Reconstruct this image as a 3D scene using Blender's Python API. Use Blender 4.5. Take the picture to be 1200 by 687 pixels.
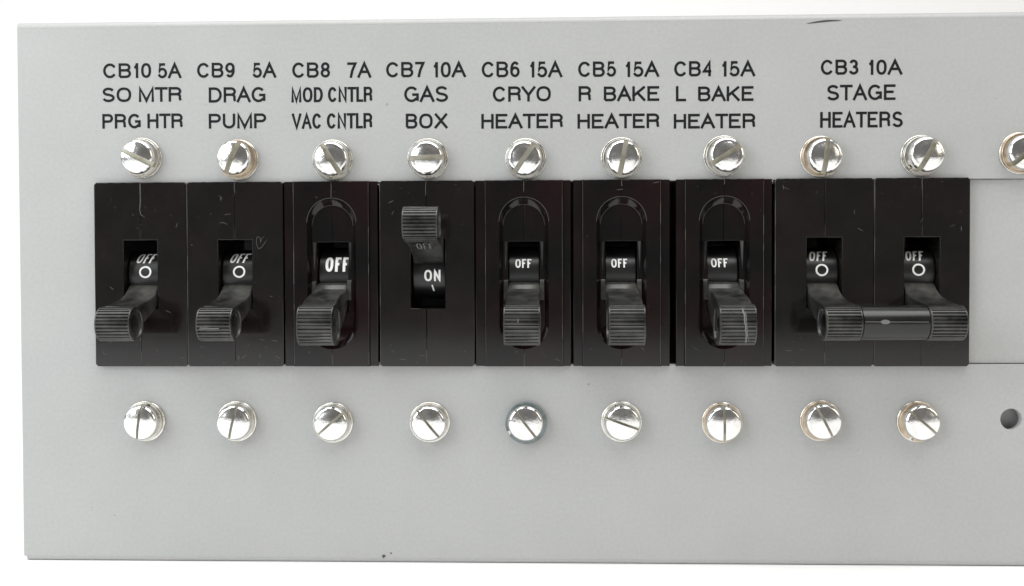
import bpy, bmesh, math, random
from mathutils import Matrix, Vector

for o in list(bpy.data.objects):
    bpy.data.objects.remove(o)
S = bpy.context.scene
COL = S.collection
MM = 0.001
H = 54.5                      # height of the panel's reference row above the table, mm
# panel coordinates: x right, y up, z out of the panel towards the viewer (all mm)
ROOT = Matrix.Translation((0, 0, H * MM)) @ Matrix.Rotation(math.radians(90), 4, 'X')

# ---------------------------------------------------------------- camera
cam = bpy.data.cameras.new('camera')
cam.sensor_width = 36
cam.lens = 1125.09 / 1200 * 36
cam.clip_start = 0.01
cam.clip_end = 50
cam_o = bpy.data.objects.new('camera', cam)
COL.objects.link(cam_o)
R = (Matrix.Rotation(-0.003, 4, 'Z') @ Matrix.Rotation(0.0311, 4, 'Y') @ Matrix.Rotation(-0.0204, 4, 'X'))
cam_o.matrix_world = ROOT @ Matrix.Translation((79.28 * MM, 3.26 * MM, 190 * MM)) @ R
S.camera = cam_o

# ---------------------------------------------------------------- world, lamps, exposure
W = bpy.data.worlds.new('World')
S.world = W
W.use_nodes = True
W.node_tree.nodes['Background'].inputs['Color'].default_value = (1.0, 0.97, 0.93, 1)
W.node_tree.nodes['Background'].inputs['Strength'].default_value = 0.15


def area_lamp(name, loc, aim, sx, sy, power, color):
    l = bpy.data.lights.new(name, 'AREA')
    l.shape = 'RECTANGLE'
    l.size, l.size_y = sx, sy
    l.energy = power
    l.color = color
    o = bpy.data.objects.new(name, l)
    COL.objects.link(o)
    o.location = loc
    o.rotation_euler = (Vector(aim) - Vector(loc)).to_track_quat('-Z', 'Y').to_euler()
    return o


area_lamp('ceiling_lamp', (0.05, -0.30, 1.0), (0.08, -0.22, 0), 1.3, 0.8, 14.5, (1.0, 1.0, 0.995))
area_lamp('window_light', (-0.50, -0.38, 0.34), (-0.02, 0, 0.05), 0.45, 0.45, 3.7, (0.95, 0.98, 1.0))
area_lamp('warm_room_lamp', (0.85, -0.42, 0.42), (0.1, 0, 0.06), 0.45, 0.45, 1.5, (1.0, 0.90, 0.74))
S.view_settings.view_transform = 'Standard'
S.view_settings.look = 'None'
S.view_settings.exposure = 0.0
S.view_settings.gamma = 1.0
S.cycles.max_bounces = 8


# ---------------------------------------------------------------- materials
def new_mat(name, color=(0.5, 0.5, 0.5), rough=0.5, metal=0.0, ior=None):
    m = bpy.data.materials.new(name)
    m.use_nodes = True
    b = m.node_tree.nodes['Principled BSDF']
    b.inputs['Base Color'].default_value = (*color, 1)
    b.inputs['Roughness'].default_value = rough
    b.inputs['Metallic'].default_value = metal
    if ior:
        b.inputs['IOR'].default_value = ior
    return m, m.node_tree, b


def noise(nt, scale, detail=4, rough=0.6, coords='Object', vscale=None):
    tc = nt.nodes.new('ShaderNodeTexCoord')
    n = nt.nodes.new('ShaderNodeTexNoise')
    n.inputs['Scale'].default_value = scale
    n.inputs['Detail'].default_value = detail
    n.inputs['Roughness'].default_value = rough
    src = tc.outputs[coords]
    if vscale:
        mp = nt.nodes.new('ShaderNodeMapping')
        mp.inputs['Scale'].default_value = vscale
        nt.links.new(src, mp.inputs['Vector'])
        src = mp.outputs['Vector']
    nt.links.new(src, n.inputs['Vector'])
    return n.outputs['Fac']


def ramp(nt, src, stops):
    r = nt.nodes.new('ShaderNodeValToRGB')
    e = r.color_ramp.elements
    while len(e) < len(stops):
        e.new(0.5)
    for k, (p, c) in enumerate(stops):
        e[k].position = p
        e[k].color = (*c, 1) if len(c) == 3 else c
    nt.links.new(src, r.inputs['Fac'])
    return r.outputs['Color']


def bump(nt, b, src, dist, strength=1.0):
    n = nt.nodes.new('ShaderNodeBump')
    n.inputs['Strength'].default_value = strength
    n.inputs['Distance'].default_value = dist
    nt.links.new(src, n.inputs['Height'])
    nt.links.new(n.outputs['Normal'], b.inputs['Normal'])


def mix(nt, fac, a, c):
    m = nt.nodes.new('ShaderNodeMix')
    m.data_type = 'RGBA'
    nt.links.new(fac, m.inputs['Factor'])
    for sock, v in ((m.inputs['A'], a), (m.inputs['B'], c)):
        if isinstance(v, tuple):
            sock.default_value = (*v, 1)
        else:
            nt.links.new(v, sock)
    return m.outputs['Result']


# grey enamel of the panel: orange-peel texture, faint mottling, a few dark specks
def enamel(name, c, rough=0.42):
    m, nt, b = new_mat(name, c, rough)
    f = noise(nt, 55, 3, 0.6)
    g = noise(nt, 1500, 2, 0.5)
    c1 = ramp(nt, f, [(0.3, tuple(x * 0.975 for x in c)), (0.7, tuple(x * 1.025 for x in c))])
    c2 = ramp(nt, g, [(0.3, (0.93, 0.93, 0.935)), (0.7, (1, 1, 1))])
    mul = nt.nodes.new('ShaderNodeMix')
    mul.data_type = 'RGBA'
    mul.blend_type = 'MULTIPLY'
    mul.inputs['Factor'].default_value = 1
    nt.links.new(c1, mul.inputs['A'])
    nt.links.new(c2, mul.inputs['B'])
    rr = nt.nodes.new('ShaderNodeMapRange')
    rr.inputs['To Min'].default_value = rough - 0.12
    rr.inputs['To Max'].default_value = rough + 0.12
    nt.links.new(noise(nt, 26, 5, 0.65), rr.inputs['Value'])
    nt.links.new(rr.outputs['Result'], b.inputs['Roughness'])
    sp = noise(nt, 420, 1, 0.3)
    spf = ramp(nt, sp, [(0.82, (0, 0, 0)), (0.86, (0.5, 0.5, 0.5))])
    nt.links.new(mix(nt, spf, mul.outputs['Result'], (0.16, 0.15, 0.14)), b.inputs['Base Color'])
    bump(nt, b, noise(nt, 900, 2, 0.5), 0.00003, 0.35)
    return m


M = {}
M['enamel'] = enamel('grey_enamel', (0.415, 0.421, 0.416))
M['filler'] = enamel('grey_enamel_filler', (0.425, 0.43, 0.424))
M['table'] = new_mat('white_table', (0.86, 0.86, 0.86), 0.5)[0]
M['ink'] = new_mat('black_ink', (0.008, 0.008, 0.010), 0.65, ior=1.3)[0]
M['pencil'] = new_mat('dark_mark', (0.06, 0.06, 0.06), 0.5)[0]


def bakelite(name, c, dust, rough, amount=0.5, reflection_tint=None, ior=1.52):
    m, nt, b = new_mat(name, c, rough, ior=ior)
    f = noise(nt, 130, 6, 0.75)
    fine = noise(nt, 2600, 3, 0.7)
    base = c
    if reflection_tint:
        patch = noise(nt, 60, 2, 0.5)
        base = mix(nt, ramp(nt, patch, [(0.42, (0, 0, 0)), (0.62, (1, 1, 1))]), c, reflection_tint)  # red-brown patches paint a soft warm reflection into the base colour
    dusty = ramp(nt, f, [(0.42, (0, 0, 0)), (0.75, (amount,) * 3)])
    col = mix(nt, dusty, base, dust)
    sp = ramp(nt, fine, [(0.69, (0, 0, 0)), (0.76, (0.5, 0.5, 0.5))])
    nt.links.new(mix(nt, sp, col, tuple(min(1, x * 2.2) for x in dust)), b.inputs['Base Color'])
    rr = nt.nodes.new('ShaderNodeMapRange')
    rr.inputs['To Min'].default_value = rough * 0.8
    rr.inputs['To Max'].default_value = rough * 1.45
    nt.links.new(f, rr.inputs['Value'])
    nt.links.new(rr.outputs['Result'], b.inputs['Roughness'])
    bump(nt, b, noise(nt, 1400, 3, 0.6), 0.00001, 0.12)
    return m


M['case'] = bakelite('black_bakelite_case', (0.0062, 0.0060, 0.0057), (0.016, 0.016, 0.015), 0.10, 0.4, (0.0085, 0.0058, 0.0055))
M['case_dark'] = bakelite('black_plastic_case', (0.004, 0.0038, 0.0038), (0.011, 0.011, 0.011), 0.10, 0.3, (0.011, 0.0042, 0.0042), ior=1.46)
M['lever'] = bakelite('black_nylon_lever', (0.009, 0.009, 0.0088), (0.10, 0.098, 0.088), 0.27, 0.75)
M['drum'] = bakelite('black_drum', (0.008, 0.008, 0.008), (0.016, 0.016, 0.016), 0.3, 0.3)
M['tie'] = bakelite('black_tie_bar', (0.006, 0.006, 0.006), (0.02, 0.019, 0.016), 0.22, 0.5)
M['white'] = new_mat('white_marking', (0.82, 0.82, 0.80), 0.5)[0]
M['scuff'] = new_mat('grey_scuff', (0.13, 0.13, 0.125), 0.6)[0]
M['scuff_dim'] = new_mat('dim_scuff', (0.10, 0.10, 0.095), 0.5)[0]
M['void'] = new_mat('dark_interior', (0.01, 0.01, 0.01), 0.7)[0]


def plated(name, c, rough, tarnish=None, amt=0.4):
    m, nt, b = new_mat(name, c, rough, 1.0)
    oi = nt.nodes.new('ShaderNodeObjectInfo')

    def own(scale, detail, ro):
        # every screw gets its own patch of the noise
        out = noise(nt, scale, detail, ro)
        n = out.node
        src = n.inputs['Vector'].links[0].from_socket
        ad = nt.nodes.new('ShaderNodeVectorMath')
        ad.operation = 'ADD'
        nt.links.new(src, ad.inputs[0])
        nt.links.new(oi.outputs['Random'], ad.inputs[1])
        nt.links.new(ad.outputs['Vector'], n.inputs['Vector'])
        return out
    f = own(420, 4, 0.65)
    if tarnish:
        nt.links.new(mix(nt, ramp(nt, f, [(0.45, (0, 0, 0)), (0.7, (amt,) * 3)]), c, tarnish), b.inputs['Base Color'])
    rr = nt.nodes.new('ShaderNodeMapRange')
    rr.inputs['To Min'].default_value = rough * 0.4
    rr.inputs['To Max'].default_value = rough * 2.3
    nt.links.new(own(600, 4, 0.65), rr.inputs['Value'])
    nt.links.new(rr.outputs['Result'], b.inputs['Roughness'])
    bump(nt, b, own(380, 4, 0.6), 0.00022, 0.42)
    return m


M['zinc'] = plated('bright_zinc', (0.87, 0.87, 0.865), 0.14, (0.62, 0.60, 0.52), 0.5)
M['slot'] = plated('slot_floor_zinc', (0.56, 0.54, 0.46), 0.4, (0.34, 0.31, 0.20), 0.7)
M['washer'] = plated('washer_steel', (0.80, 0.79, 0.75), 0.18, (0.55, 0.50, 0.40), 0.7)
M['lock'] = plated('lock_washer_steel', (0.62, 0.61, 0.57), 0.24, (0.40, 0.36, 0.28), 0.8)
M['lock_brown'] = plated('lock_washer_brown', (0.62, 0.52, 0.40), 0.25, (0.45, 0.33, 0.22), 0.9)
M['lock_dark'] = plated('lock_washer_tarnished', (0.24, 0.28, 0.28), 0.35, (0.12, 0.15, 0.15), 0.9)


# ---------------------------------------------------------------- object helpers
def empty(name, x, y, z=0, label=None, cat=None, group=None, kind=None):
    o = bpy.data.objects.new(name, None)
    COL.objects.link(o)
    o.empty_display_size = 0.005
    o.matrix_world = ROOT @ Matrix.Translation((x * MM, y * MM, z * MM))
    props(o, label, cat, group, kind)
    return o


def props(o, label=None, cat=None, group=None, kind=None):
    for k, v in (('label', label), ('category', cat), ('group', group), ('kind', kind)):
        if v:
            o[k] = v


def link(name, me, mat, parent=None, label=None, smooth=None):
    o = bpy.data.objects.new(name, me)
    COL.objects.link(o)
    if mat and not me.materials:
        me.materials.append(mat)
    if parent:
        o.parent = parent
    else:
        o.matrix_world = ROOT
    if label:
        o['label'] = label
    if smooth is not None:
        for p in me.polygons:
            p.use_smooth = True
        shade_by_angle(me, smooth)
    return o


def shade_by_angle(me, deg):
    bm = bmesh.new()
    bm.from_mesh(me)
    lim = math.radians(deg)
    for e in bm.edges:
        e.smooth = len(e.link_faces) == 2 and e.calc_face_angle(0) < lim
    for fc in bm.faces:
        # large flat faces keep their own normal, so rounded edges do not bend their shading
        if len(fc.verts) > 12 or abs(fc.normal.z) > 0.9999 or fc.calc_area() > 4e-5:
            fc.smooth = False
            for e in fc.edges:
                if len(e.link_faces) == 2 and e.calc_face_angle(0) < lim and abs(fc.normal.z) > 0.9999:
                    pass
    bm.to_mesh(me)
    bm.free()


def mesh_from(name, verts, faces, scale=MM):
    me = bpy.data.meshes.new(name)
    me.from_pydata([tuple(c * scale for c in v) for v in verts], [], faces)
    me.update()
    return me


def plate_mesh(name, loops, z0, z1, bev=0.12, res=2):
    """solid plate between z0 and z1 from 2D outlines (first the outer one, then the holes), with rounded edges"""
    cu = bpy.data.curves.new(name, 'CURVE')
    cu.dimensions = '2D'
    cu.fill_mode = 'BOTH'
    for pts in loops:
        sp = cu.splines.new('POLY')
        sp.points.add(len(pts) - 1)
        for p, q in zip(sp.points, pts):
            p.co = (q[0] * MM, q[1] * MM, 0, 1)
        sp.use_cyclic_u = True
    cu.extrude = ((z1 - z0) / 2 - bev) * MM
    cu.bevel_depth = bev * MM
    cu.offset = -bev * MM
    cu.bevel_resolution = res
    co = bpy.data.objects.new('tmp', cu)
    COL.objects.link(co)
    dg = bpy.context.evaluated_depsgraph_get()
    me = bpy.data.meshes.new_from_object(co.evaluated_get(dg))
    me.name = name
    bpy.data.objects.remove(co)
    bpy.data.curves.remove(cu)
    me.materials.clear()
    bm = bmesh.new()
    bm.from_mesh(me)
    bmesh.ops.translate(bm, verts=bm.verts, vec=(0, 0, (z0 + z1) / 2 * MM))
    bmesh.ops.remove_doubles(bm, verts=bm.verts, dist=1e-7)
    bmesh.ops.recalc_face_normals(bm, faces=bm.faces)
    bm.to_mesh(me)
    bm.free()
    return me


def loft_mesh(name, rings, cap=True):
    """rings of equal length, listed in order; quads between them, ends closed"""
    n = len(rings[0])
    verts = [p for r in rings for p in r]
    faces = []
    for k in range(len(rings) - 1):
        for i in range(n):
            j = (i + 1) % n
            faces.append((k * n + i, k * n + j, (k + 1) * n + j, (k + 1) * n + i))
    if cap:
        faces.append(tuple(range(n))[::-1])
        faces.append(tuple((len(rings) - 1) * n + i for i in range(n)))
    me = mesh_from(name, verts, faces)
    bm = bmesh.new()
    bm.from_mesh(me)
    bmesh.ops.recalc_face_normals(bm, faces=bm.faces)
    bm.to_mesh(me)
    bm.free()
    return me


def join_meshes(name, mes):
    bm = bmesh.new()
    for me in mes:
        bm.from_mesh(me)
    out = bpy.data.meshes.new(name)
    bm.to_mesh(out)
    bm.free()
    return out


def rect(x0, x1, y0, y1, r=0.0, n=5):
    if r <= 0:
        return [(x0, y0), (x1, y0), (x1, y1), (x0, y1)]
    out = []
    for cx, cy, a in ((x1 - r, y0 + r, -90), (x1 - r, y1 - r, 0), (x0 + r, y1 - r, 90), (x0 + r, y0 + r, 180)):
        for k in range(n + 1):
            t = math.radians(a + 90 * k / n)
            out.append((cx + r * math.cos(t), cy + r * math.sin(t)))
    return out


def circle(cx, cy, r, n=32):
    return [(cx + r * math.cos(2 * math.pi * k / n), cy + r * math.sin(2 * math.pi * k / n)) for k in range(n)]


# ---------------------------------------------------------------- drawn lettering (strokes)
def arc(cx, cy, rx, ry, a0, a1, n=10):
    return [(cx + rx * math.cos(math.radians(a0 + (a1 - a0) * k / n)),
             cy + ry * math.sin(math.radians(a0 + (a1 - a0) * k / n))) for k in range(n + 1)]


def oval(n=28, p=2.35):
    out = []
    for k in range(n):
        t = 2 * math.pi * k / n
        c, s = math.cos(t), math.sin(t)
        out.append((0.5 + 0.5 * math.copysign(abs(c) ** (2 / p), c), 0.5 + 0.5 * math.copysign(abs(s) ** (2 / p), s)))
    return out


# glyph: ink width, strokes (points in the unit box, closed, straight ends run on by half a stroke)
G = {
    'A': (0.92, [([(0, 0), (0.5, 1), (1, 0)], 0, 1), ([(0.19, 0.36), (0.81, 0.36)], 0, 0)]),
    'B': (0.80, [([(0, 0), (0, 1), (0.55, 1)] + arc(0.58, 0.765, 0.37, 0.235, 90, -90)[1:] + [(0, 0.53)], 0, 0),
                 ([(0, 0.53), (0.6, 0.53)] + arc(0.62, 0.265, 0.38, 0.265, 90, -90)[1:] + [(0, 0)], 0, 0)]),
    'C': (0.87, [(arc(0.5, 0.5, 0.5, 0.5, 33, 327, 24), 0, 0)]),
    'D': (0.86, [([(0, 0), (0, 1), (0.45, 1)] + arc(0.45, 0.5, 0.55, 0.5, 90, -90, 14)[1:], 1, 0)]),
    'E': (0.76, [([(1, 1), (0, 1), (0, 0), (1, 0)], 0, 1), ([(0, 0.53), (0.93, 0.53)], 0, 0)]),
    'F': (0.69, [([(1, 1), (0, 1), (0, 0)], 0, 1), ([(0, 0.50), (0.88, 0.50)], 0, 0)]),
    'G': (0.91, [(arc(0.5, 0.5, 0.5, 0.5, 40, 325, 24), 0, 0), ([(0.56, 0.47), (1, 0.47), (1, 0)], 0, 0)]),
    'H': (0.80, [([(0, 0), (0, 1)], 0, 1), ([(1, 0), (1, 1)], 0, 1), ([(0, 0.53), (1, 0.53)], 0, 0)]),
    'I': (0.13, [([(0.5, 0), (0.5, 1)], 0, 1)]),
    'K': (0.84, [([(0, 0), (0, 1)], 0, 1), ([(0.96, 1), (0, 0.33)], 0, 1), ([(0.36, 0.58), (1, 0)], 0, 1)]),
    'L': (0.64, [([(0, 1), (0, 0), (1, 0)], 0, 1)]),
    'M': (0.96, [([(0, 0), (0, 1), (0.5, 0.0), (1, 1), (1, 0)], 0, 1)]),
    'N': (0.80, [([(0, 0), (0, 1), (1, 0), (1, 1)], 0, 1)]),
    'O': (0.93, [(oval(), 1, 0)]),
    'P': (0.78, [([(0, 0), (0, 1), (0.62, 1)] + arc(0.64, 0.74, 0.36, 0.26, 90, -90)[1:] + [(0, 0.48)], 0, 0),
                 ([(0, 0.1), (0, 0)], 0, 1)]),
    'R': (0.84, [([(0, 0), (0, 1), (0.60, 1)] + arc(0.60, 0.755, 0.36, 0.245, 90, -90)[1:] + [(0, 0.51)], 0, 0),
                 ([(0, 0.1), (0, 0)], 0, 1),
                 ([(0.58, 0.51)] + arc(0.66, 0.33, 0.27, 0.18, 90, 0, 5) + [(0.93, 0.14), (1.0, 0)], 0, 0)]),
    'S': (0.79, [(arc(0.5, 0.755, 0.46, 0.245, 20, 250, 14) + [(0.55, 0.50)] + arc(0.5, 0.245, 0.5, 0.245, 75, -165, 15), 0, 0)]),
    'T': (0.82, [([(0, 1), (1, 1)], 0, 1), ([(0.5, 1), (0.5, 0)], 0, 1)]),
    'U': (0.80, [([(0, 1), (0, 0.36)] + arc(0.5, 0.36, 0.5, 0.36, 180, 360, 14)[1:] + [(1, 1)], 0, 1)]),
    'V': (0.90, [([(0, 1), (0.5, 0), (1, 1)], 0, 1)]),
    'X': (0.90, [([(0.03, 1), (1, 0)], 0, 1), ([(0.97, 1), (0, 0)], 0, 1)]),
    'Y': (0.90, [([(0, 1), (0.5, 0.42), (1, 1)], 0, 1), ([(0.5, 0.42), (0.5, 0)], 0, 1)]),
    '0': (0.64, [(oval(), 1, 0)]),
    '1': (0.34, [([(1, 0), (1, 1)], 0, 1), ([(0.0, 0.74), (0.55, 0.78), (0.95, 1)], 0, 0)]),
    '3': (0.64, [(arc(0.47, 0.755, 0.43, 0.245, 165, -80, 14) + [(0.38, 0.52)], 0, 0),
                 ([(0.38, 0.52)] + arc(0.48, 0.26, 0.52, 0.26, 80, -165, 15), 0, 0)]),
    '4': (0.66, [([(0.76, 0), (0.76, 1), (0, 0.29), (1, 0.29)], 0, 0), ([(0.76, 0.1), (0.76, 0)], 0, 1)]),
    '5': (0.64, [([(0.9, 1), (0.18, 1), (0.06, 0.48)] + arc(0.47, 0.32, 0.53, 0.32, 135, -160, 16), 0, 0)]),
    '6': (0.64, [(arc(0.5, 0.31, 0.5, 0.31, 0, 360, 20)[:-1], 1, 0), (arc(0.52, 0.5, 0.52, 0.5, 45, 195, 14), 0, 0)]),
    '7': (0.62, [([(0, 1), (1, 1), (0.55, 0.45), (0.36, 0)], 0, 1)]),
    '8': (0.64, [(arc(0.5, 0.76, 0.43, 0.24, 0, 360, 20)[:-1], 1, 0), (arc(0.5, 0.26, 0.5, 0.26, 0, 360, 20)[:-1], 1, 0)]),
    '9': (0.64, [(arc(0.5, 0.69, 0.5, 0.31, 0, 360, 20)[:-1], 1, 0), (arc(0.48, 0.5, 0.52, 0.5, 225, 375, 14), 0, 0)]),
}
TIGHT = set('AVTYL')


def ribbon(pts, half, closed, out_v, out_f, z=0.0):
    """flat mitred stroke of the given half width"""
    n = len(pts)
    base = len(out_v)
    for i in range(n):
        p = Vector(pts[i])
        a = Vector(pts[(i - 1) % n]) if (closed or i > 0) else None
        b = Vector(pts[(i + 1) % n]) if (closed or i < n - 1) else None
        d1 = (p - a).normalized() if a is not None and (p - a).length > 1e-9 else None
        d2 = (b - p).normalized() if b is not None and (b - p).length > 1e-9 else None
        if d1 is None:
            d1 = d2
        if d2 is None:
            d2 = d1
        n1 = Vector((-d1.y, d1.x))
        n2 = Vector((-d2.y, d2.x))
        m = n1 + n2
        m = m.normalized() if m.length > 1e-4 else n1
        k = half / max(0.42, m.dot(n1))
        out_v.append((p.x + m.x * k, p.y + m.y * k, z))
        out_v.append((p.x - m.x * k, p.y - m.y * k, z))
    for i in range(n if closed else n - 1):
        j = (i + 1) % n
        out_f.append((base + 2 * i, base + 2 * i + 1, base + 2 * j + 1, base + 2 * j))


def text_strokes(text, x0, x1, y0, y1, stroke, gap=0.17, hstroke=None):
    """list of (points, closed) in mm that fill the given box"""
    hgt = y1 - y0
    adv, pos = 0.0, []
    for i, ch in enumerate(text):
        if ch == ' ':
            adv += 0.36
            continue
        w = G[ch][0]
        pos.append((ch, adv, w))
        nx = text[i + 1] if i + 1 < len(text) else None
        g = gap
        if nx and nx != ' ':
            if (ch in TIGHT and nx in TIGHT) or (ch in 'RPFLK' and nx in 'TVYA'):
                g = 0.02 if ch != 'L' or nx in 'TVY' else gap * 0.7
            elif ch in TIGHT or nx in TIGHT:
                g = gap * 0.45
            elif ch.isdigit() and nx.isdigit():
                g = gap * (1.5 if ch == '1' else 1.0)
        adv += w + g
    total = pos[-1][1] + pos[-1][2]
    sx = (x1 - x0) / total
    hs = stroke / 2
    out = []
    for ch, a, w in pos:
        gx, gw = x0 + a * sx, w * sx
        for pts, closed, ext in G[ch][1]:
            q = [(gx + hs + u * (gw - 2 * hs), y0 + hs + v * (hgt - 2 * hs)) for u, v in pts]
            if ch in 'AVXYMN1' and ext:
                pass
            if ext and not closed:
                q = [list(p) for p in q]
                for e, f in ((0, 1), (-1, -2)):
                    d = Vector((q[e][0] - q[f][0], q[e][1] - q[f][1])).normalized() * hs
                    q[e][0] += d.x
                    q[e][1] += d.y
            out.append((q, closed))
    return out


def text_mesh(name, items, stroke, z, gap=0.17):
    v, f = [], []
    k = 0
    for text, x0, x1, y0, y1 in items:
        for pts, closed in text_strokes(text, x0, x1, y0, y1, stroke, gap):
            ribbon(pts, stroke / 2, closed, v, f, z + 0.002 * (k % 4))
            k += 1
    return mesh_from(name, v, f)


# ================================================================ SETTING
def build_setting():
    # one white sheet: table top that sweeps up into the backdrop behind the panel
    prof = [(-640, -20), (-640, -0.8), (-639.2, 0)]
    prof += [(-y, 0) for y in (400, 150, 0, -150, -350)]
    for k in range(1, 13):
        t = math.radians(90 * k / 12)
        prof.append((350 + 250 * math.sin(t), 250 - 250 * math.cos(t)))
    prof.append((600, 1400))
    v, f = [], []
    for x in (-1500, 1700):
        for y, z in prof:
            v.append((x, y, z))
    n = len(prof)
    for i in range(n - 1):
        f.append((i, n + i, n + i + 1, i + 1))
    me = mesh_from('white_backdrop', v, f)
    o = bpy.data.objects.new('white_backdrop', me)
    COL.objects.link(o)
    me.materials.append(M['table'])
    for p in me.polygons:
        p.use_smooth = True
    shade_by_angle(me, 30)
    o['kind'] = 'structure'


XL, XR = -25.6, 457.0
YT, YB = 53.9, -54.5
HOLE = (170.88, -25.51)


def build_panel():
    p = empty('breaker_panel', 0, YB, 0, 'light grey enamelled sheet metal panel with black printed lettering and a long cutout', 'panel')
    rt, rb = 1.3, 0.9
    dz = -YB     # children are in coordinates of the empty: y measured from the bottom edge

    def sh(pts):
        return [(a, b + dz) for a, b in pts]
    face = plate_mesh('panel_face', [
        sh([(XL + 0.25, YB + rb), (XR, YB + rb), (XR, YT - rt), (XL, YT - rt), (XL, YB + rb + 0.25)]),
        sh(rect(-9.3, 250, -14.75, 21.45, 0.3)),
        sh(circle(HOLE[0], HOLE[1], 2.08, 40)),
        ], -1.6, 0, 0.06, 1)
    # bent edges and the flanges that run back from them

    def bend(y_edge, r, sgn, depth, x0):
        prof = []
        for k in range(0, 9):
            t = math.radians(90 * k / 8)
            prof.append((y_edge - sgn * r + sgn * r * math.sin(t), -r + r * math.cos(t)))
        prof.append((y_edge, -depth))
        prof.append((y_edge - sgn * 1.4, -depth))
        prof.append((y_edge - sgn * 1.4, -1.55))
        prof.append((y_edge - sgn * r, -1.55))
        rings = [[(x, y + dz, z) for y, z in prof] for x in (x0, XR)]
        return loft_mesh('flange', rings)
    fl = [face, bend(YT, rt, 1, 42, XL), bend(YB, rb, -1, 42, XL + 0.6)]
    body = join_meshes('panel_body', fl)
    link('panel_body', body, M['enamel'], p, smooth=28)
    # the plate that closes the unused end of the cutout
    fp = plate_mesh('filler_plate', [sh(rect(162.75, 250, -14.62, 21.38, 0.3))], -2.0, -0.75, 0.12)
    link('filler_plate', fp, M['filler'], p, 'flat grey filler plate set into the cutout beside the breakers', 30)
    bk = mesh_from('backing', [(-12, -18 + dz, -30), (254, -18 + dz, -30), (254, 25 + dz, -30), (-12, 25 + dz, -30)], [(0, 1, 2, 3)])
    link('backing_plate', bk, M['void'], p)

    bar = mesh_from('bar', [(130, -34 + dz, -3), (254, -34 + dz, -3), (254, -19 + dz, -3), (130, -19 + dz, -3)], [(0, 1, 2, 3)])
    link('inner_bracket', bar, M['filler'], p)

    T = [[('CB10', -8.21, 1.49, 42.48, 45.44), ('5A', 2.83, 7.6, 42.37, 45.38), ('SO MTR', -8.44, 7.64, 37.72, 40.64), ('PRG HTR', -8.5, 7.84, 32.45, 35.38)],
         [('CB9', 10.75, 18.32, 42.39, 45.36), ('5A', 21.89, 26.64, 42.28, 45.28), ('DRAG', 13.05, 24.44, 37.46, 40.49), ('PUMP', 13.0, 24.57, 32.29, 35.25)],
         [('CB8', 29.84, 37.4, 42.21, 45.25), ('7A', 40.83, 45.61, 42.11, 45.17), ('MOD CNTLR', 29.63, 45.84, 37.35, 40.34), ('VAC CNTLR', 29.68, 45.8, 32.11, 35.16)],
         [('CB7', 48.56, 56.2, 42.12, 45.15), ('10A', 57.8, 64.4, 42.03, 45.07), ('GAS', 52.13, 60.83, 37.21, 40.33), ('BOX', 52.41, 60.72, 31.99, 34.95)],
         [('CB6', 67.51, 75.01, 41.94, 45.05), ('15A', 76.85, 83.41, 41.85, 44.97), ('CRYO', 69.68, 81.13, 37.14, 40.14), ('HEATER', 67.39, 83.56, 31.87, 34.76)],
         [('CB5', 86.5, 93.95, 41.85, 44.87), ('15A', 95.62, 102.38, 41.76, 44.78), ('R', 86.58, 89.1, 37.08, 40.07), ('BAKE', 91.52, 102.38, 37.04, 39.95), ('HEATER', 86.35, 102.47, 31.73, 34.61)],
         [('CB4', 105.3, 112.78, 41.76, 44.76), ('15A', 114.44, 121.07, 41.67, 44.68), ('L', 105.63, 107.63, 36.92, 39.9), ('BAKE', 109.96, 120.75, 36.88, 39.78), ('HEATER', 105.22, 121.18, 31.58, 34.46)],
         [('CB3', 133.78, 141.05, 41.82, 44.77), ('10A', 142.87, 149.51, 41.74, 44.68), ('STAGE', 134.98, 148.22, 36.83, 39.87), ('HEATERS', 133.68, 149.64, 31.53, 34.62)]]
    for blk in T:
        words = ' '.join(b[0] for b in blk)
        me = text_mesh('printed_label', [(t, a, b, c + dz, d + dz) for t, a, b, c, d in blk], 0.51, 0.03, 0.12)
        link('printed_label', me, M['ink'], p, 'black printed lettering ' + words)
    # pen stroke on the top edge and nicks along the bottom edge
    v, f = [], []
    n = 14
    for k in range(n + 1):
        t = k / n
        x = 131.0 + 6.8 * t
        y = 53.3 - 1.5 + 0.55 * math.sin(t * 1.9) + dz
        h = 0.03 + 0.16 * math.sin(math.pi * t) ** 0.8
        v += [(x, y + h, 0.03), (x, y - h, 0.03)]
    for k in range(n):
        f.append((2 * k, 2 * k + 1, 2 * k + 3, 2 * k + 2))
    rnd = random.Random(5)
    for cx, cy, s in ((47.6, -53.2, 0.35), (49.0, -52.6, 0.2), (-11.5, -43.6, 0.10), (3.9, -27.8, 0.07), (88.5, -18.7, 0.14), (-6.9, -45.2, 0.1), (151.0, -33, 0.09),
                      (167.5, 37.0, 0.1), (12.5, 37.0, 0.09), (25.5, -36.5, 0.07)):
        b0 = len(v)
        m = 7
        for k in range(m):
            a = 2 * math.pi * k / m
            r = s * rnd.uniform(0.5, 1.2)
            v.append((cx + r * math.cos(a) * 1.1, cy + r * math.sin(a) + dz, 0.03))
        f.append(tuple(range(b0, b0 + m)))
    link('dark_marks', mesh_from('dark_marks', v, f), M['pencil'], p, 'dark pen stroke and specks on the grey enamel')['kind'] = 'stuff'


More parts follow.
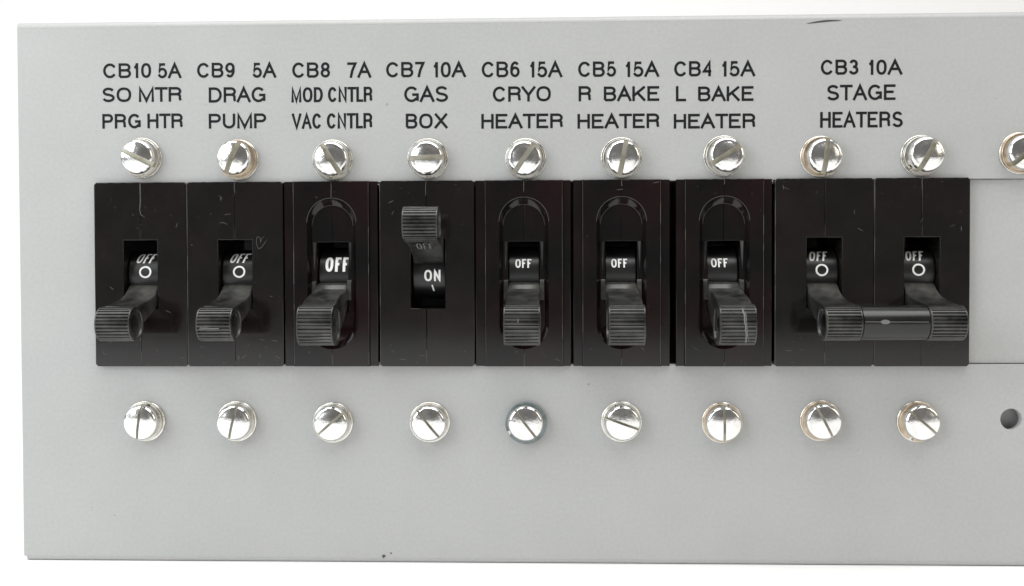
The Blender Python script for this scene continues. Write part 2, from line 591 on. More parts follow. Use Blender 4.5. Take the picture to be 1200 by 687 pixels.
# ================================================================ SCREWS
def lathe(prof, n=48):
    """closed solid turned about z from (r, z) points; first and last point on the axis"""
    bm = bmesh.new()
    rings = []
    for r, z in prof:
        if r < 1e-6:
            rings.append([bm.verts.new((0, 0, z * MM))])
        else:
            rings.append([bm.verts.new((r * math.cos(2 * math.pi * k / n) * MM, r * math.sin(2 * math.pi * k / n) * MM, z * MM)) for k in range(n)])
    for a, b in zip(rings, rings[1:]):
        for k in range(n):
            j = (k + 1) % n
            if len(a) == 1 and len(b) == 1:
                continue
            if len(a) == 1:
                bm.faces.new((a[0], b[k], b[j]))
            elif len(b) == 1:
                bm.faces.new((a[k], b[0], a[j]))
            else:
                bm.faces.new((a[k], b[k], b[j], a[j]))
    bmesh.ops.recalc_face_normals(bm, faces=bm.faces)
    return bm


def head_meshes(R0, dome, slot_w, rim=0.45, name='screw_head'):
    z0, side = 0.95, 1.15
    prof = [(0, z0), (R0 - 0.1, z0), (R0, z0 + 0.1), (R0 + 0.02, z0 + side * 0.6)]
    zt = z0 + side + dome
    # rolled shoulder then a shallow dome
    for k in range(1, 8):
        t = math.radians(90 * k / 8)
        prof.append((R0 - 0.85 + 0.85 * math.cos(t), z0 + side * 0.6 + (side * 0.4 + dome * 0.55) * math.sin(t)))
    rr = R0 - 0.85
    zz = z0 + side + dome * 0.55
    for k in range(0, 7):
        r = rr * (1 - k / 7)
        prof.append((r, zz + dome * 0.45 * (1 - (r / rr) ** 2)))
    prof.append((0, zz + dome * 0.45))
    out = []
    for sgn in (1, -1):
        bm = lathe(prof, 56)
        res = bmesh.ops.bisect_plane(bm, geom=bm.verts[:] + bm.edges[:] + bm.faces[:], plane_co=(0, sgn * slot_w / 2 * MM, 0),
                                     plane_no=(0, sgn, 0), clear_inner=True)
        edges = [e for e in res['geom_cut'] if isinstance(e, bmesh.types.BMEdge)]
        bmesh.ops.holes_fill(bm, edges=bm.edges[:], sides=0)
        # soften the slot's lip
        lip = [e for e in bm.edges if e.is_valid and all(abs(v.co.y - sgn * slot_w / 2 * MM) < 1e-7 for v in e.verts)
               and max(v.co.z for v in e.verts) > (z0 + side * 0.6) * MM and len(e.link_faces) == 2]
        bmesh.ops.bevel(bm, geom=lip, offset=0.12 * MM, segments=2, affect='EDGES', clamp_overlap=True)
        me = bpy.data.meshes.new('h')
        bm.to_mesh(me)
        bm.free()
        out.append(me)
    head = join_meshes(name, out)
    bm = lathe([(0, z0 + 0.02), (R0 - 0.06, z0 + 0.02), (R0 - 0.06, z0 + side * 0.45), (0, z0 + side * 0.45)], 40)
    floor = bpy.data.meshes.new('slot_floor')
    bm.to_mesh(floor)
    bm.free()
    for me, m in ((head, M['zinc']), (floor, M['slot'])):
        me.materials.append(m)
        for q in me.polygons:
            q.use_smooth = True
        shade_by_angle(me, 35)
    return head, floor


def ring_mesh(name, ri, ro, z0, z1, mat, split=False):
    n = 56
    b = 0.1
    prof = [(ri, z0), (ro - b, z0), (ro, z0 + b), (ro, z1 - b), (ro - b * 0.3, z1 - b * 0.3), (ro - b, z1), (ri + b, z1), (ri, z1 - b)]
    v, f = [], []
    m = n if not split else n - 2
    for k in range(n):
        t = 2 * math.pi * k / n
        lift = (0.12 * k / n if split else 0)
        for r, z in prof:
            v.append((r * math.cos(t), r * math.sin(t), z + lift))
    q = len(prof)
    for k in range(m if split else n):
        j = (k + 1) % n
        for i in range(q):
            i2 = (i + 1) % q
            f.append((k * q + i, j * q + i, j * q + i2, k * q + i2))
    if split:
        f.append(tuple(range(q)))
        f.append(tuple(m * q + i for i in range(q))[::-1])
    me = mesh_from(name, v, f)
    me.materials.append(mat)
    for p in me.polygons:
        p.use_smooth = True
    shade_by_angle(me, 50)
    return me


def build_screws():
    heads = {'a': head_meshes(3.42, 0.95, 1.0), 'b': head_meshes(3.5, 0.8, 0.5, name='screw_head_narrow_slot')}
    washer = ring_mesh('washer', 1.7, 4.03, 0.0, 0.5, M['washer'])
    locks = {k: ring_mesh('lock_washer', 1.9, {'lock': 3.72, 'lock_brown': 3.85, 'lock_dark': 4.15}[k], 0.5, 0.98, M[k], True) for k in ('lock', 'lock_brown', 'lock_dark')}
    # x, y of the washer, slot angle, head variant, lock washer, head offset, tilt, label
    top = [(-0.44, 26.5, -27, 'a', 'lock', (-0.25, 0.1), 'above the CB10 breaker, slot sloping gently down to the right'),
           (19.0, 26.0, 66, 'a', 'lock_brown', (-0.4, 0.3), 'above the CB9 breaker, over a brownish lock washer'),
           (37.83, 25.85, -58, 'a', 'lock', (0, 0.1), 'above the CB8 breaker, slot sloping steeply down to the right'),
           (56.79, 25.97, 2, 'a', 'lock', (0, 0.0), 'above the CB7 breaker whose toggle is up, slot level'),
           (76.14, 25.85, 56, 'a', 'lock', (-0.2, 0), 'above the CB6 breaker, slot rising steeply to the right'),
           (94.94, 25.89, 79, 'a', 'lock', (0.2, 0), 'above the CB5 breaker, slot almost upright'),
           (115.0, 26.1, 32, 'a', 'lock', (0.3, 0.1), 'above the CB4 breaker, slot rising gently to the right'),
           (133.78, 25.88, 83, 'a', 'lock_brown', (0.35, 0), 'above the left pole of the CB3 breaker, slot nearly vertical'),
           (153.14, 25.91, 62, 'a', 'lock', (0.5, 0.15), 'above the right pole of the CB3 breaker, slot leaning right'),
           (172.04, 26.3, 42, 'a', 'lock_brown', (0.2, 0), 'half cut off at the right edge, above the filler plate')]
    bot = [(-0.32, -26.15, 81, 'b', 'lock', (-0.3, 0), 'below the CB10 breaker, nearest the left end of the panel'),
           (18.2, -26.12, 76, 'b', 'lock', (-0.15, 0), 'below the CB9 breaker, narrow slot nearly upright'),
           (37.56, -26.34, 41, 'b', 'lock', (0, 0), 'below the CB8 breaker, slot rising to the right'),
           (56.93, -26.22, -51, 'b', 'lock', (0, 0), 'below the CB7 breaker whose toggle is up'),
           (76.15, -26.35, -53, 'b', 'lock_dark', (-0.1, 0.15), 'below the CB6 breaker, on a tarnished dark lock washer'),
           (94.91, -26.05, -20, 'b', 'lock', (0.15, 0), 'below the CB5 breaker, slot close to level'),
           (114.71, -26.2, 91, 'b', 'lock_brown', (0.1, 0), 'below the CB4 breaker, slot straight up and down'),
           (133.88, -25.8, -62, 'b', 'lock_brown', (0.2, 0), 'below the left pole of the CB3 breaker'),
           (152.68, -25.96, -40, 'b', 'lock_brown', (0.3, 0), 'below the right pole of the CB3 breaker, beside the empty round hole')]
    rnd = random.Random(11)
    for row, rowname in ((top, 'upper'), (bot, 'lower')):
        for x, y, ang, hv, lk, off, where in row:
            s = empty('slotted_screw', x, y, 0, 'bright slotted screw ' + where, 'screw', 'screws in the %s row' % rowname)
            w = link('washer', washer, None, s)
            w.rotation_euler = (0, 0, rnd.uniform(0, 6))
            lo = link('lock_washer', locks[lk], None, s, {'lock_brown': 'brownish lock washer', 'lock_dark': 'dark tarnished lock washer'}.get(lk))
            lo.location = (off[0] * 0.3 * MM, off[1] * 0.3 * MM, 0)
            lo.rotation_euler = (0, 0, rnd.uniform(0, 6))
            h = link('head', heads[hv][0], None, s)
            g = link('slot_floor', heads[hv][1], None, h)
            h.location = (off[0] * MM, off[1] * MM, 0.05 * MM)
            h.rotation_euler = (math.radians(rnd.uniform(-2.2, 1.6)), math.radians(rnd.uniform(-2, 2)), math.radians(ang))


# ================================================================ CIRCUIT BREAKERS
BT, BB = 21.62, -15.06      # top and bottom edges
AY = 3.25                   # height of the toggle axis
ZF = 1.0                    # how far the faces stand out of the panel


def half_outline(xa, xc, y0, y1, wx, wy0, wy1, ch):
    """C-shaped half of a case: outer side at xa, parting line at xc, notch for the window out to wx"""
    s = 1 if xa > xc else -1
    return [(xc, y1), (xc, wy1), (wx, wy1), (wx, wy0), (xc, wy0), (xc, y0), (xa - s * ch, y0), (xa, y0 + ch), (xa, y1 - ch), (xa - s * ch, y1)]


def case_plain(parent, x0, x1, xc, wx0, wx1, ox, mat, zoff=0.0, ch=0.45):
    """flat-faced case in two moulded halves; ox is the breaker's own origin"""
    g = 0.035
    for xa, xm, wx in ((x0, xc - g, wx0), (x1, xc + g, wx1)):
        pts = half_outline(xa - ox, xm - ox, BB - AY, BT - AY, wx - ox, -6.85, 6.85, ch)
        me = plate_mesh('case_half', [pts], -16, ZF + zoff, 0.10, 2)
        link('case_half', me, mat, parent, smooth=25)


def stadium_half(xm, s, hw, top, bot, n=14):
    """points from the parting line over the arch and down to the parting line again"""
    pts = []
    for k in range(n + 1):
        t = math.radians(90 * k / n)
        pts.append((xm + s * hw * math.sin(t), top - hw + hw * math.cos(t)))
    for k in range(n + 1):
        t = math.radians(90 * k / n)
        pts.append((xm + s * hw * math.cos(t), bot + hw - hw * math.sin(t)))
    return pts


def case_arched(parent, x0, x1, l0, l1, xc, wx0, wx1, ox, mat):
    """case whose raised middle block has a long round-ended recess round the toggle; lower strips either side"""
    g = 0.035
    y0, y1 = BB - AY, BT - AY
    zf = ZF + 0.15
    for xa, xl, xm, wx, s in ((x0, l0, xc - g, wx0, -1), (x1, l1, xc + g, wx1, 1)):
        xa, xl, xm, wx = xa - ox, xl - ox, xm - ox, wx - ox
        zt, zm = zf, zf - 1.1
        o_arc = stadium_half(xm, s, 4.82, 15.0, -14.9)
        i_arc = stadium_half(xm, s, 4.05, 13.65, -13.5)
        b = 0.12

        def ring(arcp, z, inset, yin):
            out = list(arcp)
            out += [(xm, y0 + yin), (xl - s * inset, y0 + yin), (xl - s * inset, y1 - yin), (xm, y1 - yin)]
            return [(p[0], p[1], z) for p in out]
        mid = [((a[0] * 0.93 + c[0] * 0.07), (a[1] * 0.93 + c[1] * 0.07)) for a, c in zip(o_arc, i_arc)]
        top = loft_mesh('raised_block', [ring(i_arc, zm, 0, 0), ring(mid, zt - 0.16, 0, 0), ring(o_arc, zt, b, b)])
        # recessed floor behind, carrying the window, and the side strip
        pts = [(xm, y1 - 0.02), (xm, 6.35), (wx, 6.35), (wx, -7.6), (xm, -7.6), (xm, y0 + 0.02), (xl - s * 0.03, y0 + 0.02), (xl - s * 0.03, y1 - 0.02)]
        fl = plate_mesh('floor', [pts], -16, zm + 0.03, 0.08, 1)
        st = plate_mesh('strip', [[(xl - s * 0.25, y0 + 0.03), (xa, y0 + 0.03), (xa, y1 - 0.03), (xl - s * 0.25, y1 - 0.03)]], -15.8, ZF - 0.35, 0.12, 2)
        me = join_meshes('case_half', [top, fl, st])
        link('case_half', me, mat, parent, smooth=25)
        # tapering guide ramp beside the window
        wq = wx + s * 0.12
        ring0 = [(wq, 6.3, zm - 0.2), (wq, 6.3, zm + 0.1), (wq + s * 0.5, 6.3, zm + 0.55), (wq + s * 0.75, 6.3, zm - 0.2)]
        ring1 = [(wq + s * 0.25, 0.8, zm - 0.2), (wq + s * 0.27, 0.8, zm - 0.05), (wq + s * 0.42, 0.8, zm + 0.15), (wq + s * 0.6, 0.8, zm - 0.2)]
        link('guide_ramp', loft_mesh('guide_ramp', [ring0, ring1]), M['lever'], parent)
        # pale lines along the recess rim: wear plus a painted edge highlight
        v, f = [], []
        rnd = random.Random(int(xa * 10))
        run = [p for p in o_arc if p[1] > 3]
        ribbon([(p[0] + s * 0.03, p[1] + 0.02) for p in run], 0.028, False, v, f, zt + 0.012)
        run = [(p[0], p[1] ) for p in i_arc if p[1] > 8]
        ribbon(run, 0.022, False, v, f, zm + 0.05)
        link('worn_rim_highlight', mesh_from('worn_rim_highlight', v, f), M['scuff_dim'], parent)


def drum_part(parent, w, R0, zc, mat):
    rings = []
    n = 48
    for x, r in ((-w / 2, R0 - 0.15), (-w / 2 + 0.15, R0), (w / 2 - 0.15, R0), (w / 2, R0 - 0.15)):
        rings.append([(x, r * math.cos(2 * math.pi * k / n), zc + r * math.sin(2 * math.pi * k / n)) for k in range(n)])
    return link('drum', loft_mesh('drum', rings), mat, parent, smooth=30)


def drum_text(parent, items, stroke, R0, zc, mat, name='lettering', label=None, slant=0.0):
    """white characters wrapped on the drum; items: text, x0, x1, angle0, angle1 (degrees above the axis)"""
    v, f = [], []
    kk = 0
    for text, x0, x1, a0, a1 in items:
        s0, s1 = math.radians(a0) * R0, math.radians(a1) * R0
        if text == 'ring':
            cx, cy, r = (x0 + x1) / 2, (s0 + s1) / 2, (x1 - x0) / 2 - stroke / 2
            sts = [([(cx + r * math.cos(2 * math.pi * k / 32), cy + (s1 - s0 - stroke) / 2 * math.sin(2 * math.pi * k / 32)) for k in range(32)], True)]
        elif text == 'bar':
            sts = [([(x0, s1), (x1, s0)], False)]
        else:
            sts = text_strokes(text, x0, x1, s0, s1, stroke, 0.22)
        for pts, closed in sts:
            fine = []
            m = len(pts)
            for i in range(m if closed else m - 1):
                a, b = Vector(pts[i]), Vector(pts[(i + 1) % m])
                q = max(1, int((b - a).length / 0.35))
                for k in range(q):
                    fine.append(tuple(a.lerp(b, k / q)))
            if not closed:
                fine.append(tuple(pts[-1]))
            ribbon(fine, stroke / 2, closed, v, f, 0.012 + 0.004 * (kk % 4))
            kk += 1
    out = []
    for x, s, h in v:
        t = s / R0
        r = R0 + 0.02 + h
        out.append((x + slant * (s - 3.6), r * math.sin(t), zc + r * math.cos(t)))
    return link(name, mesh_from(name, out, f), mat, parent, label)


def grip_section(ry, rz, p, n):
    out = []
    for k in range(n):
        t = 2 * math.pi * k / n
        c, s = math.cos(t), math.sin(t)
        out.append((ry * math.copysign(abs(c) ** (2 / p), c), rz * math.copysign(abs(s) ** (2 / p), s)))
    return out


def make_grip_mesh(w, ry, rz, p, cy, cz, rim=0.30, depth=0.34, pitch=0.68, hole=1.9):
    """knurled grip: bar along x, section in y/z, ridges over the front, round hole through it"""
    n = 360
    sec = grip_section(ry, rz, p, n)
    # arc length
    L = [0]
    for a, b in zip(sec, sec[1:] + sec[:1]):
        L.append(L[-1] + math.hypot(b[0] - a[0], b[1] - a[1]))
    front = [i for i in range(n) if sec[i][1] > -rz * 0.25]
    rid = []
    mid = L[n // 4]
    for i in range(n):
        y, z = sec[i]
        ph = ((L[i] - mid) / pitch + 0.5) % 1.0
        g = 0.0
        if z > -rz * 0.15:
            g = depth * max(0.0, 1 - abs(ph - 0.5) / 0.27) ** 0.8
        q = math.hypot(y, z)
        rid.append((y * (1 - g / q), z * (1 - g / q)))

    def ring(x, s2, k=1.0, dy=0.0):
        return [(x, cy + a * k, cz + b * k) for a, b in s2]
    circ = [(hole * a / math.hypot(a, b), hole * b / math.hypot(a, b)) for a, b in sec]
    h = w / 2
    rings = [ring(-h + 0.38, circ), ring(-h + 0.38, sec, 0.76), ring(-h, sec, 0.81), ring(-h, sec, 0.955), ring(-h + 0.09, sec, 1.0), ring(-h + rim, sec, 1.0),
             ring(-h + rim + 0.05, rid), ring(h - rim - 0.05, rid),
             ring(h - rim, sec, 1.0), ring(h - 0.09, sec, 1.0), ring(h, sec, 0.955), ring(h, sec, 0.81), ring(h - 0.38, sec, 0.76), ring(h - 0.38, circ), ring(0.4, circ)]
    other = [ring(-0.4, circ)] + rings
    return loft_mesh('grip', other)


def make_arm_mesh(w0, w1, upper, lower):
    """arm between drum and grip: side profile from matched upper and lower points, width w0 at the drum to w1"""
    rings = []
    n = len(upper)
    b = 0.18
    for k in range(n):
        w = (w0 + (w1 - w0) * min(1, k / (n - 3))) / 2
        (yu, zu), (yl, zl) = upper[k], lower[k]
        d = Vector((yl - yu, zl - zu))
        e = d.normalized() * b
        rings.append([(-w + b, yu, zu), (w - b, yu, zu), (w, yu + e.x, zu + e.y), (w, yl - e.x, zl - e.y),
                      (w - b, yl, zl), (-w + b, yl, zl), (-w, yl - e.x, zl - e.y), (-w, yu + e.x, zu + e.y)])
    return loft_mesh('arm', rings)


def build_lever(parent, kind, x=0.0, up=False, scuffs=()):
    if kind == 'plain':
        w, ry, rz, p, cy, cz = 6.65, 3.28, 3.35, 2.15, -9.3, 10.9
        upper = [(-1.6, -2.6), (-2.05, -1.2), (-2.5, -0.2), (-3.2, 0.5), (-4.0, 1.6), (-4.7, 3.3), (-5.2, 5.4), (-5.6, 7.8), (-5.98, 10.2), (-6.9, 10.4)]
        lower = [(-4.6, -4.0), (-5.0, -2.6), (-5.5, -1.2), (-6.1, 0.0), (-6.9, 1.4), (-7.6, 2.9), (-8.3, 4.5), (-8.9, 6.0), (-9.4, 7.5), (-9.6, 8.2)]
        sec = 0.68
    else:
        w, ry, rz, p, cy, cz = 6.85, 3.85, 3.3, 2.6, -9.6, 10.2
        upper = [(-1.6, -2.2), (-1.9, -0.4), (-2.2, 0.5), (-3.0, 0.9), (-3.3, 2.2), (-3.7, 4.2), (-4.3, 6.6), (-5.0, 8.7), (-5.82, 10.2), (-6.9, 9.6)]
        lower = [(-4.6, -4.0), (-5.2, -2.6), (-6.0, -1.2), (-6.8, 0.2), (-7.8, 1.6), (-8.8, 3.0), (-9.7, 4.4), (-10.5, 5.8), (-11.1, 7.0), (-11.3, 7.6)]
        sec = 0.70
    arm = make_arm_mesh(6.1 if kind == 'plain' else 6.0, w - 0.35, upper, lower)
    grip = make_grip_mesh(w, ry, rz, p, cy, cz, pitch=sec, hole=1.75 if kind == 'plain' else 1.35)
    if up:
        for me in (arm, grip):
            bm = bmesh.new()
            bm.from_mesh(me)
            for v in bm.verts:
                v.co.y = -v.co.y
            bmesh.ops.reverse_faces(bm, faces=bm.faces)
            bm.to_mesh(me)
            bm.free()
    lv = link('toggle_lever', arm, M['lever'], parent, smooth=40)
    lv.location = (x * MM, 0, 0)
    g = link('grip', grip, M['lever'], lv, smooth=38)
    if kind == 'arched':
        # shoulders either side of the arm's root
        for sgn in (-1, 1):
            xo = sgn * 3.55
            pts = [(-1.4, -2.0), (-1.2, 0.1), (-2.0, 0.5), (-5.2, 0.55), (-5.3, -0.2), (-5.0, -2.4)]
            if up:
                pts = [(-a, b) for a, b in pts]
            rings = [[(xo + dx, a, b) for a, b in pts] for dx in (-0.42, 0.42)]
            link('shoulder', loft_mesh('shoulder', rings), M['lever'], lv, smooth=30)
    if scuffs:
        v, f = [], []
        for pts, hw in scuffs:
            base = len(v)
            ribbon([(a, b) for a, b in pts], hw, False, v, f, 0)
            for i in range(base, len(v)):
                a, b, _ = v[i]
                yy = abs(b - cy) / ry
                z = cz + rz * max(0.0, 1 - min(0.99, yy) ** p) ** (1 / p) + 0.015
                v[i] = (a, b, z)
        link('scuff', mesh_from('scuff', v, f), M['scuff'], lv, 'pale worn scuff on the grip')
    return lv


def rough_line(rnd, x0, y0, x1, y1, n=12, j=0.04):
    return [(x0 + (x1 - x0) * k / n + rnd.uniform(-j, j), y0 + (y1 - y0) * k / n + rnd.uniform(-j, j)) for k in range(n + 1)]


def scratch_set(parent, seed, x0, x1, parting, lines=(), n=8, zf=ZF, edge_x=()):
    """fine pale scratches, worn edges and dust on a case face"""
    rnd = random.Random(seed)
    v, f = [], []
    z = zf + 0.012

    def add(pts, hw, taper=True):
        base = len(v)
        ribbon(pts, hw, False, v, f, z)
        if taper:
            for i in (base, base + 1):
                px, py = pts[0]
                v[i] = (px + (v[i][0] - px) * 0.2, py + (v[i][1] - py) * 0.2, z)
            for i in (len(v) - 2, len(v) - 1):
                px, py = pts[-1]
                v[i] = (px + (v[i][0] - px) * 0.2, py + (v[i][1] - py) * 0.2, z)
    for ex in edge_x:
        y = BB - AY + 0.4
        while y < BT - AY - 0.5:
            ln = rnd.uniform(0.8, 5)
            add(rough_line(rnd, ex, y, ex, min(y + ln, BT - AY - 0.2), 8, 0.008), rnd.choice((0.012, 0.018, 0.022, 0.04)), False)
            y += ln
    # the parting line's bruised ends
    for yy, d in ((BT - AY - 0.15, -1), (BB - AY + 0.15, 1)):
        if rnd.random() < 0.8:
            add(rough_line(rnd, parting + rnd.uniform(-.05, .05), yy, parting + rnd.uniform(-.1, .1), yy + d * rnd.uniform(0.6, 4.0), 6, 0.03), rnd.uniform(0.03, 0.06))
    for k in range(n):
        x = rnd.uniform(x0 + 0.6, x1 - 0.6)
        y = rnd.choice((rnd.uniform(7.5, BT - AY - 0.5), rnd.uniform(BB - AY + 0.4, -13), rnd.uniform(BB - AY, BT - AY)))
        if abs(x - (x0 + x1) / 2) < 4.9 and -15.2 < y < 15.2 and zf != ZF:
            continue
        if abs(x - (x0 + x1) / 2) < 4 and -13 < y < 7.2:
            continue
        a = rnd.uniform(0, 6.28)
        ln = rnd.choice((0.15, 0.3, 0.5, 1.4))
        x = min(max(x, x0 + ln + 0.3), x1 - ln - 0.3)
        add(rough_line(rnd, x, y, x + ln * math.cos(a), y + ln * math.sin(a) * 0.7, 4, 0.03), rnd.uniform(0.018, 0.045))
    # top edge: worn corner line
    x = x0 + 0.3
    while x < x1 - 0.6:
        ln = rnd.uniform(0.3, 2.4)
        if rnd.random() < 0.6:
            add(rough_line(rnd, x, BT - AY - 0.1, min(x + ln, x1 - 0.2), BT - AY - 0.1, 4, 0.01), rnd.uniform(0.015, 0.035))
        x += ln + rnd.uniform(0, 1)
    for pts, hw in lines:
        add(pts, hw)
    if v:
        o = link('scratches', mesh_from('scratches', v, f), M['scuff_dim'], parent, 'fine pale scratches and worn edges')
        o['kind'] = 'stuff'


def build_breakers():
    # --- plain cases: CB10, CB9, CB7
    rp = 5.0
    zc = ZF - 1.75 - rp
    plain = [
        ('CB10', -9.93, 8.64, -0.62, -0.66, False, 'plain black circuit breaker with toggle down at the left end of the row', 3),
        ('CB9', 8.70, 27.98, 18.3, 18.4, False, 'plain black circuit breaker under DRAG PUMP with a small looping scratch on its face', 5),
        ('CB7', 47.22, 65.98, 56.5, 56.8, True, 'black circuit breaker under GAS BOX, the only one with its toggle up showing ON', 7)]
    for tag_, x0, x1, xc, wc, up, label, seed in plain:
        ox = wc
        b = empty('circuit_breaker', ox, AY, 0, label, 'circuit breaker', 'black circuit breakers in the panel cutout')
        case_plain(b, x0, x1, xc, wc - 3.4, wc + 3.4, ox, M['case'], zoff=0.0 if tag_ != 'CB7' else 0.06)
        d = drum_part(b, 6.5, rp, zc, M['drum'])
        if up:
            drum_text(d, [('ON', -0.95, 2.3, -17, 9)], 0.40, rp, zc, M['white'], label='white ON lettering')
            drum_text(d, [('bar', 0.55, 0.85, -43, -26)], 0.30, rp, zc, M['white'], 'position_mark')
        else:
            drum_text(d, [('OFF', -1.75, 1.85, 27, 56)], 0.38, rp, zc, M['white'], label='white OFF lettering', slant=0.22)
            drum_text(d, [('ring', -1.05, 1.45, -8, 20)], 0.36, rp, zc, M['white'], 'position_mark', 'white ring under OFF')
        sc = ()
        if tag_ == 'CB9':
            sc = (([(-2.6, -10.1), (-1.2, -10.0), (0.3, -10.05), (1.1, -10.0)], 0.10), ([(-2.5, -9.8), (-1.0, -9.75)], 0.05))
        lv = build_lever(b, 'plain', 0, up, sc)
        if up:
            # dim OFF on the root of the raised arm, just under the grip
            v, f = [], []
            for k, (pts, closed) in enumerate(text_strokes('OFF', -1.4, 1.8, 1.9, 5.2, 0.30, 0.22)):
                ribbon(pts, 0.15, closed, v, f, 0.002 * (k % 4))
            v = [(x, 4.2 + 0.30 * q - 0.954 * (0.04 + h), 4.3 + 0.954 * q + 0.30 * (0.04 + h)) for x, q, h in v]
            link('lettering', mesh_from('lettering', v, f), M['scuff'], lv, 'dim OFF lettering half hidden by the grip')
        lines = []
        if tag_ == 'CB9':
            heart = [(24.3, 10.9), (23.7, 10.3), (23.5, 9.5), (23.45, 10.2), (23.2, 10.75), (22.8, 10.6), (22.65, 9.9), (22.75, 9.0), (23.15, 8.3), (23.7, 8.6), (24.2, 9.3), (24.9, 10.3)]
            lines = [([(a - ox, c - AY) for a, c in heart], 0.028),
                     ([(18.75 - ox, -13.0 - AY), (18.9 - ox, -13.3 - AY), (19.0 - ox, -13.8 - AY)], 0.09),
                     ([(18.35 - ox, -14.0 - AY), (18.4 - ox, -14.5 - AY), (18.35 - ox, -14.8 - AY)], 0.07),
                     ([(15.2 - ox, 13.4 - AY), (15.8 - ox, 13.6 - AY), (16.5 - ox, 13.4 - AY), (17.0 - ox, 13.0 - AY)], 0.03)]
        if tag_ == 'CB10':
            lines = [([(-0.62 - ox, 19.5 - AY), (-0.6 - ox, 17.8 - AY), (-0.75 - ox, 16.4 - AY), (-0.5 - ox, 15.2 - AY), (0.4 - ox, 14.6 - AY)], 0.045),
                     ([(-1.4 - ox, 12.6 - AY), (-1.0 - ox, 12.4 - AY)], 0.06)]
        scratch_set(b, seed, x0 - ox, x1 - ox, xc - ox, lines, 26, ZF + (0.06 if tag_ == 'CB7' else 0), (x0 - ox + 0.1,) if tag_ != 'CB10' else ())
    # --- double-pole CB3
    ox = 143.7
    b = empty('circuit_breaker', ox, AY, 0, 'double black circuit breaker under STAGE HEATERS, two toggles joined by a round bar', 'circuit breaker',
              'black circuit breakers in the panel cutout')
    for x0, x1, xc, wc in ((124.72, 143.82, 134.4, 134.3), (143.90, 162.28, 153.05, 153.1)):
        case_plain(b, x0, x1, xc, wc - 3.4, wc + 3.4, ox, M['case'])
        d = drum_part(b, 6.5, rp, zc, M['drum'])
        d.location = ((wc - ox) * MM, 0, 0)
        drum_text(d, [('OFF', -2.1, 1.4, 27, 56)], 0.38, rp, zc, M['white'], label='white OFF lettering', slant=0.22)
        drum_text(d, [('ring', -1.2, 1.3, -8, 20)], 0.36, rp, zc, M['white'], 'position_mark', 'white ring under OFF')
        build_lever(b, 'plain', wc - ox, False)
        scratch_set(b, int(wc), x0 - ox, x1 - ox, xc - ox, (), 18, ZF, (x0 - ox + 0.1,))
    # tie bar between the two grips
    n = 48
    xa, xb = 134.3 - ox + 3.36, 153.1 - ox - 3.36
    rings = []
    for x, r in ((xa, 3.0), (xa + 0.12, 3.22), (xb - 0.12, 3.22), (xb, 3.0)):
        rings.append([(x, -9.3 + r * math.cos(2 * math.pi * k / n), 10.9 + r * math.sin(2 * math.pi * k / n)) for k in range(n)])
    tie = link('tie_bar', loft_mesh('tie_bar', rings), M['tie'], b, 'smooth round bar joining the two toggles', 30)
    v, f = [], []

    def on_bar(pts, hw):
        base = len(v)
        ribbon(pts, hw, False, v, f, 0)
        for i in range(base, len(v)):
            a, c, _ = v[i]
            v[i] = (a, -9.3 + 3.235 * math.sin(c / 3.235), 10.9 + 3.235 * math.cos(c / 3.235))
    rnd = random.Random(9)
    on_bar(rough_line(rnd, xa + 0.2, 0.35, xb - 0.4, 0.3, 14, 0.02), 0.05)
    k = [(-3.35 + 0.75 * math.cos(t), 0.3) for t in (0,)]
    b0 = len(v)
    for q in range(16):
        t = 2 * math.pi * q / 16
        a, c = -2.2 + 0.85 * math.cos(t), 0.32 + 0.42 * math.sin(t)
        v.append((a, -9.3 + 3.25 * math.sin(c / 3.25), 10.9 + 3.25 * math.cos(c / 3.25)))
    f.append(tuple(range(b0, b0 + 16)))
    link('mould_mark', mesh_from('mould_mark', v, f), M['scuff'], tie, 'pale mould line and oval gate mark')

    # --- arched cases: CB8, CB6, CB5, CB4
    ra = 5.4
    zca = ZF - 1.9 - ra
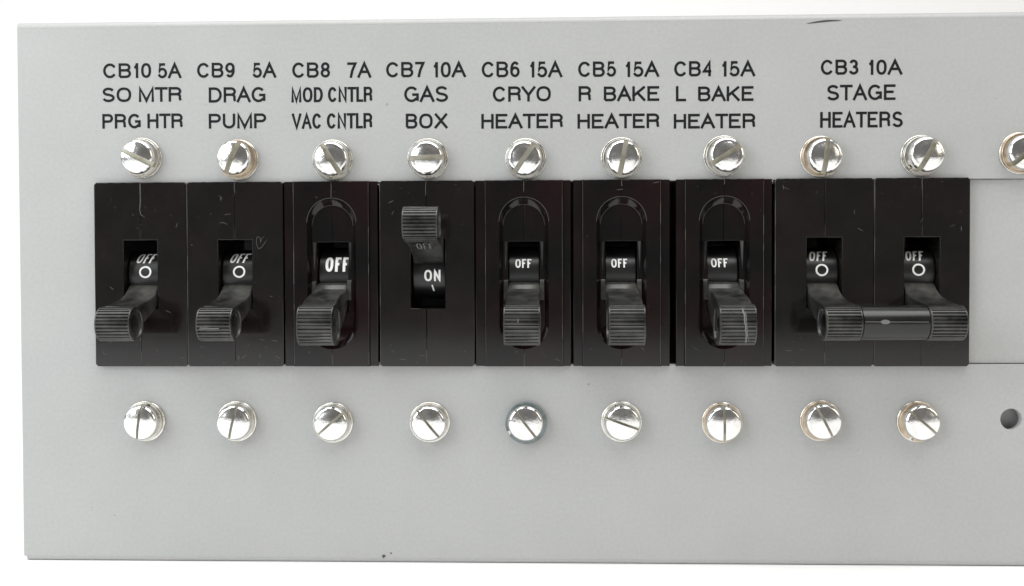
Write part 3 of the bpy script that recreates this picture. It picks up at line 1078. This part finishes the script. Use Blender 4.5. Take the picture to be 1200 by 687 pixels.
    arched = [
        ('CB8', 28.20, 46.82, 29.99, 45.2, 37.7, 'black circuit breaker with arched recess under VAC CNTLR and large bold OFF lettering', (-1.75, 2.9), 28, 0.55, 21),
        ('CB6', 66.20, 84.98, 68.02, 83.47, 75.75, 'black circuit breaker with arched recess under CRYO HEATER, toggle pointing straight down', (-1.75, 1.45), 22, 0.31, 22),
        ('CB5', 85.48, 104.35, 87.16, 102.68, 94.9, 'black circuit breaker with arched recess under R BAKE HEATER', (-1.85, 1.35), 22, 0.31, 23),
        ('CB4', 105.59, 124.25, 107.17, 122.68, 114.95, 'black circuit breaker with arched recess under L BAKE HEATER, pale scuff across its grip', (-2.2, 1.1), 22, 0.31, 24)]
    for tag_, x0, x1, l0, l1, xc, label, tx, ang, stw, seed in arched:
        ox = xc
        b = empty('circuit_breaker', ox, AY, 0, label, 'circuit breaker', 'black circuit breakers in the panel cutout')
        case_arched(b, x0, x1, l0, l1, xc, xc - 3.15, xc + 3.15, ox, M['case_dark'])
        d = drum_part(b, 6.1, ra, zca, M['drum'])
        hi = 32 if tag_ != 'CB8' else 38
        lo = 12 if tag_ != 'CB8' else 5
        drum_text(d, [('OFF', tx[0], tx[1], lo, hi)], stw, ra, zca, M['white'],
                  label='large bold white OFF lettering' if tag_ == 'CB8' else 'small white OFF lettering')
        sc = ()
        if tag_ == 'CB4':
            rnd = random.Random(4)
            sc = ((rough_line(rnd, 0.85, -6.4, 1.5, -12.9, 16, 0.09), 0.16), (rough_line(rnd, 1.1, -7.0, 1.9, -12.6, 10, 0.15), 0.06))
        if tag_ == 'CB6':
            sc = (([(-0.6, -8.3), (-0.7, -9.1)], 0.08),)
        lv = build_lever(b, 'arched', -0.2 if tag_ == 'CB8' else 0, False, sc)
        lv.rotation_euler = (0, math.radians({'CB8': -2.0, 'CB4': 1.3, 'CB6': -0.9, 'CB5': 0.3}[tag_]), 0)
        scratch_set(b, seed, l0 - ox, l1 - ox, 0, (), 12, ZF + 0.15, (l0 - ox + 0.16, l1 - ox - 0.16))


build_setting()
build_panel()
build_screws()
build_breakers()
